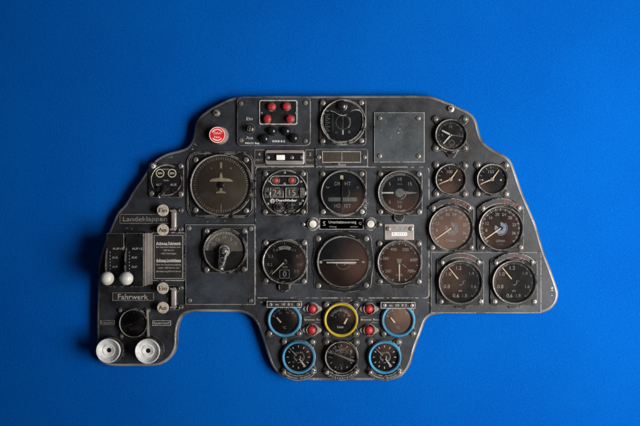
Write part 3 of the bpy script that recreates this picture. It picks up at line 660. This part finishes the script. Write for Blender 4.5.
# --- 15 homing indicator -------------------------------------------------------------
g = Gauge('homing_indicator', 343.2, 192.8, 22.8, 20.9, screws=[(322.8,173.8),(361.8,173.8),(323.2,211.8),(362,211.8)], dial='dial_blue', label='indicator with a vertical black bar and a pale horizontal bar')
g.txt('DR', -5.6, 9.2, 3.6, 'mark', width=6); g.txt('HT', 4.6, 9.2, 3.6, 'mark', width=6); g.txt('HÖ', -5.6, -13, 3.6, 'mark', width=6); g.txt('IST', 4.6, -13, 3.6, 'mark', width=6.6)
g.dm.rect(-2.9, 13.2, .1, 17.4, g.z-.05, g.z+.1, 'lumeyel'); g.dm.bar((-17.2,6.4),(-15.2,4.6),.6,.6,g.z-.05,g.z+.1,'mark'); g.dm.bar((-15.2,4.6),(-13.8,6),.6,.6,g.z-.05,g.z+.12,'mark'); g.dm.arc(6, 6.5, 60, 150, g.z, 'dim', 16); g.txt('o', 14.5, 6, 3, 'dim'); 
b = MB(); b.rect(-15, -8.6, 13.8, -4.6, z, z+.5, 'green', 0, 1.2); b.build('needle', g.o, label='pale grey-green horizontal bar')
b = MB(); b.rect(-1.7, -19.5, -.3, 13.6, g.dh+1.2, g.dh+1.8, 'gloss', .2); b.build('needle', g.o); g.done()

# --- 16 climb indicator ----------------------------------------------------------------
g = Gauge('climb_indicator', 400, 192.8, 22.6, 20.6, screws=[(380.6,173.8),(419.2,173.8),(380.6,211.8),(419.4,211.8)], dial='dial_blue', label='rate of climb indicator with needle pointing left', extra=(sd_c(-1,-24.4,6.0), sd_c(-22.5,0,1.8)))
g.ticks(-195, 15, 42, 17.4, 20, .8, 'mark', 0); g.ticks(20, 160, 28, 18.2, 20, .5, 'dim')
g.nums([('5',-48),('10',0),('15',48),('5',-132),('10',180)], 13.6, 3.2, 'mark'); g.txt('m/s', 0, 9, 2.6, 'dim'); g.dm.poly(circ(4.4, 0, 0, 28), g.z, 'green'); g.dm.prism([(4,1.6),(17,.4),(17,-.4),(4,-1.6)], g.z-.05, g.z+.05, 'dim'); g.txt('Sek', 0, -9, 2.6, 'dim'); g.dm.arc(6, 6.6, 95, 170, g.z, 'mark', 10)
g.needle(270, 18.6, 1.6, 'bright', tail=-6.5, hub=0, tip=.9)
b = MB(); b.lathe([(5.6, 0), (5.6, 3.6), (5, 4.4), (4.5, 4.4), (4.2, 3.8)], 'bezel', n=32); b.build('knob', g.o, (-1, -24.4, 0)); g.done()

# --- 17 changeover strip ---------------------------------------------------------------
nameplate(319.2, 218, 363.8, 229.8, [('Umschaltsteuerung', 342.4, 222, 2.7, 'mark', 27.5), ('Notzug', 333, 226.6, 1.7, 'dim', 7), ('ziehen', 354, 226.6, 1.7, 'dim', 7.5), ('S', 324.2, 223.6, 4.4, 'mark', None), ('Q', 360.2, 223.2, 2.6, 'dim', None)], border='mark', label='Umschaltsteuerung name plate')
for px, s in ((312.8, -1), (370.6, 1)):
    x0, y0 = K(px, 224, 4); b = MB(); b.prism(outline([sd_c(0, 0, 7), sd_c(s*9.2, -.4, 2.6)], 6), 0, 1.6, 'black', bev=.5)
    b.lathe([(6, 1.5), (6, 3.4), (5.4, 4), (4.9, 4), (4.6, 3)], 'bezel', n=32)
    o = b.build('push_button', P, (x0, y0, 0)); b = MB(); b.lathe([(3.8, 2.6), (3.8, 5.4), (3.3, 6), (2, 6.2)], 'white', n=28); b.build('cap', o); screw(o, s*9.2, -.4, 1.6, 1.7)

# --- 18 altimeter ------------------------------------------------------------------------
g = Gauge('altimeter', 284.6, 262, 22.6, 20.6, screws=[(265.8,242.9),(304.2,242.9),(265.8,280.8),(304,281.4)], extra=(sd_c(-.4,-24.4,6.2),), label='altimeter with a small number window')
g.ticks(-160, 160, 50, 18.4, 20, .4, 'dim', 5, 1, .7); g.nums([('0.1',-128),('0.2',-100),('0.3',-68),('0.4',-38)], 15, 2.9, 'mark'); g.nums([('0.6',38),('0.7',68),('0.8',100),('0.9',128)], 15, 2.8, 'dim')
g.dm.arc(12.6, 16, -24, 24, g.z, 'mark', 16); g.txt('0.5', 0, 14.5, 2.0, 'ink'); g.txt('km', .5, -4.8, 2.9, 'mark'); g.dm.frame(rrect(-5.2,-16.4,5,-7.8,1.4), rrect(-4.7,-15.9,4.5,-8.3,1.2), g.z-.03, g.z+.05, 'mark'); g.txt('0', 0, -12, 5.4, 'mark', bold=.15); g.dm.arc(2, 2.6, 0, 200, g.z, 'dim', 14); g.txt('4', .5, 1.5, 3.2, 'dim')
g.needle(226, 17.5, 1.3, 'lumeyel', hub=0, tip=.6, tail=-1)
b = MB(); b.lathe([(6, 0), (6, 3.8), (5.5, 4.5), (5, 4.5), (4.8, 3.9)], 'bezel', n=36); b.build('knob', g.o, (-.6, -24.4, 0)); g.done()

# --- 19 artificial horizon ---------------------------------------------------------------
g = Gauge('artificial_horizon', 343.2, 261.8, 27.0, 24.4, screws=[(318.4,238.7),(366.4,238.7),(318.4,285.8),(366.2,285.4)], flange='ears', sr=2.8, extra=(sd_b(0,0,28.6,29,12), sd_c(0,0,30.2)), dial='dial_reflect_blotch', label='large artificial horizon with two white bars')
half = [(24.3*math.cos(R(a)), 24.3*math.sin(R(a))) for a in range(0, 181, 6)]; g.dm.poly([(x, y+2) if i in (0, len(half)-1) else (x, y) for i, (x, y) in enumerate(half)], g.z-.05, 'dial_blue')
z = g.dh+.8; b = MB(); b.bar((-20.2, 1.6), (15.8, 2.0), .9, .9, z, z+.4, 'mark'); b.build('horizon_bar', g.o)
b = MB(); b.bar((-16.6, -.8), (13, -.8), 1.4, 1.4, z+.8, z+1.2, 'bright'); b.bar((-12, -1.2), (11.6, -2.2), .6, .6, z+.8, z+1.15, 'mark')
for x in (-6.6, 1): b.bar((x, -1.8), (x+.6, -3.4), .9, .5, z+.8, z+1.2, 'mark')
b.build('aeroplane_bar', g.o); g.dm.arc(7.4, 7.8, 110, 250, g.z, 'dim', 20); g.dm.rect(-23.6, -1.6, -21, .8, g.z, g.z+.2, 'bright'); g.dm.rect(19, -1.2, 21.4, .6, g.z, g.z+.2, 'mark'); g.done()

# --- 20 airspeed indicator -------------------------------------------------------------------
o, cx, cy = sheet('data_plate', 384.6, 224, 413.9, 240, .5, 2.2, 'silver', r=.8, bev=.4, scr=[(388.4,228.8),(411.2,228.8)], sr=2.3, label='bare metal plate with a white strip')
a = at(391.6, 235.8, 2.5); c = at(407, 232.4, 2.5); b = MB(); b.prism(rrect(a[0], a[1], c[0], c[1], .2), 2.1, 2.6, 'bright'); b.text('Fl 22231', (a[0]+c[0])/2, (a[1]+c[1])/2, 1.8, 2.68, 'ink', width=12.5); b.build('strip', o)
b = MB(); b.poly([at(393, 230.6, 2.3), at(407, 230.6, 2.3), at(407, 226.5, 2.3), at(393, 226.5, 2.3)], 2.28, 'dim'); b.build('stamp', o)
g = Gauge('airspeed_indicator', 399.4, 262.4, 22.4, 20.4, screws=[(379.8,243.6),(419,243.6),(380.2,281.4),(419,281.6)], dial='dial_reflect_blotch', extra=(sd_b(0,-22,6.5,4.5,3),), label='airspeed indicator with numbers up to 700')
g.ticks(-160, 160, 64, 18.4, 20, .45, 'mark', 4, .8, .9); g.nums([('200',-128),('300',-74),('400',-24),('500',26),('600',80),('700',128)], 14.2, 3.0, 'mark'); g.txt('km/h', 0, -12.6, 2.2, 'mark'); g.dm.prism([(-3,3.5),(3,3.5),(1,-1.5),(-1,-1.5)], g.z-.03, g.z+.03, 'green'); g.dm.tick(125, 4, 9, .5, g.z, 'mark')
g.needle(180, 18.6, 1.3, 'lumeyel', hub=0, tip=.7, tail=-2); g.done()

# --- 21 lower cluster ---------------------------------------------------------------------
for px, py, scr, lx, dl, lbl in ((284.2, 320.2, [(269.6,333.7),(298.8,333.7)], (266.8,301.2,301.6,307.8), 'dial', 'left blue-ringed temperature gauge'), (398.2, 320.4, [(384,333.9),(413.2,333.7)], (380.8,302.2,415.4,308.6), 'dial_reflect_brown', 'right blue-ringed temperature gauge')):
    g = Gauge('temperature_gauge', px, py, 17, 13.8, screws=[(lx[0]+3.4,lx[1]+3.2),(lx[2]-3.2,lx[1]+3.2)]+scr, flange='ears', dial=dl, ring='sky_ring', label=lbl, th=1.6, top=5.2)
    g.ticks(-70, 70, 14, 10.6, 12.4, .45, 'mark', 4, .9, .8); g.nums([('20',-30),('40',24)], 8.2, 2.4, 'dim'); g.txt('°C', 0, -7.6, 2.6, 'mark'); g.needle(-40, 5.4, 1.7, 'lumeyel', tail=1.2, hub=0, tip=.8, cx=-4, cy=-1.5); g.done()
    a, c = K(lx[0], lx[3], 7); e, f = K(lx[2], lx[1], 7); a -= g.x; e -= g.x; c -= g.y; f -= g.y
    b = MB(); b.prism(rrect(a, c, e, f, .4), 4.2, 6.4, 'label', bev=.2); b.frame(rrect(a, c, e, f, .4), rrect(a+.55, c+.55, e-.55, f-.55, .3), 6.3, 6.7, 'mark'); b.text('m  10  8 5', (a+e)/2, (c+f)/2, 2.4, 6.5, 'mark', width=17, bold=.08); o = b.build('label_plate', g.o)
    for x in (a+3.6, e-3.6): screw(o, x, (c+f)/2, 6.4, 2.0)
g = Gauge('fuel_gauge', 340.7, 319.8, 17.2, 14.2, screws=[(326.6,304.8),(355.7,304.8),(326.6,333.9),(355.7,333.9)], flange='ears', ring='yellow', label='yellow-ringed fuel gauge')
g.ticks(-66, 66, 16, 9, 11, .4, 'mark', 4, 1.2, .8); g.dm.arc(8.7, 9.0, -66, 66, g.z, 'mark', 24); g.nums([('0',-66),('2',-22),('4',40)], 5.6, 1.8, 'dim'); g.txt('Liter', 0, -7.2, 2.4, 'bright', bold=.06); g.needle(28, 6.4, 1.9, 'lumeyel', hub=0, tip=.7, cx=3.6, cy=-4.2); g.done()
for px, py, lbl in ((312.2, 309, 'upper left red warning lamp'), (311.8, 330.3, 'lower left red warning lamp'), (369, 309, 'upper right red warning lamp'), (369, 330.4, 'lower right red warning lamp')):
    x0, y0 = K(px, py, 4); b = MB(); b.prism(outline([sd_c(0, 0, 6.4), sd_c(-7.8, -.3, 1.6), sd_c(7.8, -.3, 1.6)], 5), 0, 1.8, 'silver', bev=.5); b.lathe([(5.9, 1.7), (5.9, 3.6), (5.3, 4.2), (4.8, 4), (4.4, 3)], 'bezel', n=32, cap=False)
    o = b.build('warning_lamp', P, (x0, y0, 0), lbl); b = MB(); b.lathe([(4.4, 2.4), (4.2, 4.4), (3.3, 5.4), (1.8, 6), (.02, 6.2)], 'red', n=28); b.build('lens', o)
for x0 in (303, 359.6):
    nameplate(x0, 315.4, x0+21, 324, [('unten', x0+4.6, 316.9, 1.4, 'dim', 6), ('Brennst. Rest', x0+10.5, 319.6, 2.0, 'mark', 18), ('oben', x0+15, 322.4, 1.5, 'dim', 6)], border=None, label='tiny Brennst. Rest name plate '+('on the left' if x0 < 330 else 'on the right'))
for px, s, lbl in ((298.4, 'l', 'left blue-ringed fuel and oil pressure gauge'), (384.6, 'r', 'right blue-ringed fuel and oil pressure gauge')):
    g = Gauge('twin_gauge', px, 357.4, 16.8, 13.7, screws=[(px-14.1,341.8),(px+13.9,342.2),(px-14,371),(px+14.4,370.6)], flange='ears', ring='sky_ring', label=lbl)
    g.ticks(-120, 210, 11, 9.6, 11.6, .8, 'bright'); g.dm.arc(5.4, 6, 20, 190, g.z, 'mark', 20); g.dm.arc(2.5, 4.6, 200, 290, g.z, 'dim', 12); g.txt('kg/cm²', 1, 4.6, 1.7, 'mark'); g.txt('2', 4, -2, 2); g.txt('0', -5, -5, 2)
    g.dm.tick(143, 4, 12, .9, g.z, 'bright')
    g.needle(-45, 13, 2.2, 'mark', hub=2.4, h=1, tip=.2, tail=3); g.needle(148, 9, 1.1, 'bright', hub=0, h=1.6, tip=.5); g.done()
    ar = arccover(g, 1.4, 17.8, 23.4, 'Schmierst. Kraftst.', None, True, 50, 'mark', cap=2.1, white=True)
    for a in (-44, 44): t = R(-90+a); screw(ar, 20.6*math.cos(t), 20.6*math.sin(t), 5.0, 1.8)
g = Gauge('propeller_gauge', 341.3, 357.4, 16.8, 14.8, screws=[(326.8,342.1),(356,342.5),(327,371),(356.2,371)], flange='ears', label='black propeller pitch gauge in the middle of the lowest row')
g.ticks(0, 330, 11, 10.6, 12.6, .7, 'mark'); g.nums([('12',0),('3',88),('6',180),('9',268)], 9.4, 2.4, 'dim'); g.txt('VDM', 0, 4.6, 2.0, 'dim'); g.dm.arc(7.6, 8, -60, 60, g.z, 'dim', 16)
for c_ in ((-5,7.5,9,4,60,.3,1.0,'dim'),(3,5,9,4,40,.3,.9,'mark'),(0,-10,9,3,22,.3,.8,'dim')):
    for _ in range(c_[4]):
        t = random.uniform(0, 6.28); q = random.random()**.6; u, v = c_[0]+c_[2]*q*math.cos(t), c_[1]+c_[3]*q*math.sin(t); e = random.uniform(c_[5], c_[6]); a0 = random.random()*6
        if math.hypot(u, v) < 13: g.dm.poly([(u+e*random.uniform(.4, 1)*math.cos(a0+6.283*i/6), v+e*random.uniform(.2, .7)*math.sin(a0+6.283*i/6)) for i in range(6)], g.z+.1+random.random()*.1, c_[7])
b = MB(); b.bar((-14, 5.8), (14, -4.2), 1.9, 1.9, g.dh+.4, g.dh+1, 'dim'); b.bar((-9, 2), (9, -4.6), 3.6, 2, g.dh+.9, g.dh+1.5, 'gloss', .3); b.build('needle', g.o); g.done()
ar = arccover(g, 1.4, 17.6, 23.2, 'Luftschraube', None, True, 50, 'mark', cap=2.2, white=True)
for a in (-44, 44): t = R(-90+a); screw(ar, 20.4*math.cos(t), 20.4*math.sin(t), 5.0, 1.8)

# --- mounting blocks that hold the panel off the wall
WALL = -12
for q in ((210,150),(430,125),(520,285),(140,290),(340,345)):
    u, v = K(*q); b = MB(); b.lathe([(9, WALL), (9, -8.8)], 'back', u, v, 24); b.build('mounting_block', P)

# ------------------------------------------------------------------ wall
b = MB(); b.poly(rrect(-1500, -1100, 1500, 1100), WALL, 'wall'); w = b.build('wall', None); w['kind'] = 'structure'

# ------------------------------------------------------------------ camera and light
cd = bpy.data.cameras.new('camera'); cam = bpy.data.objects.new('camera', cd); COL.objects.link(cam)
cam.location = (0, -D*S, 0); cam.rotation_euler = (R(90), 0, 0); cd.sensor_width = 36; cd.lens = 36*D/640; cd.clip_end = 50
scene.camera = cam
def area(name, loc, tgt, size, power, col, sy=None, spread=180):
    l = bpy.data.lights.new(name, 'AREA'); l.shape = 'RECTANGLE'; l.size = size; l.size_y = sy or size; l.energy = power; l.color = col; l.spread = R(spread)
    o = bpy.data.objects.new(name, l); COL.objects.link(o); o.location = loc
    o.rotation_euler = (Vector(tgt)-Vector(loc)).to_track_quat('-Z', 'Y').to_euler(); return o
area('window_light', (1.72, -1.55, -.30), (.56, 0, .06), 1.35, 27, (1, .965, .93), 1.6, 70)
wd = bpy.data.worlds.new('World'); scene.world = wd; wd.use_nodes = True; nt = wd.node_tree; bg = nt.nodes['Background']
tc = N(nt, 'ShaderNodeTexCoord'); sx = N(nt, 'ShaderNodeSeparateXYZ'); nt.links.new(tc.outputs['Generated'], sx.inputs[0])
up = ramp(nt, sx.outputs['Z'], -.2, .9); c1 = mixcol(nt, up, (.10,.095,.095), (.34,.38,.48))
def blob(x, y, z, r0, r1):
    v = N(nt, 'ShaderNodeVectorMath', operation='DOT_PRODUCT'); nt.links.new(tc.outputs['Generated'], v.inputs[0]); v.inputs[1].default_value = Vector((x, y, z)).normalized()
    return ramp(nt, v.outputs['Value'], math.cos(R(r1)), math.cos(R(r0)))
c1 = mixcol(nt, math_(nt, 'MULTIPLY', blob(.085, -1, -.05, .8, 5.2), 1), c1, (7.5,3.7,2.5))
nt.links.new(c1, bg.inputs[0]); bg.inputs[1].default_value = .19
scene.view_settings.view_transform = 'Standard'; scene.view_settings.look = 'None'; scene.view_settings.exposure = 0; scene.view_settings.gamma = 1
scene.render.engine = 'CYCLES'; scene.render.resolution_x = 1024; scene.render.resolution_y = 682
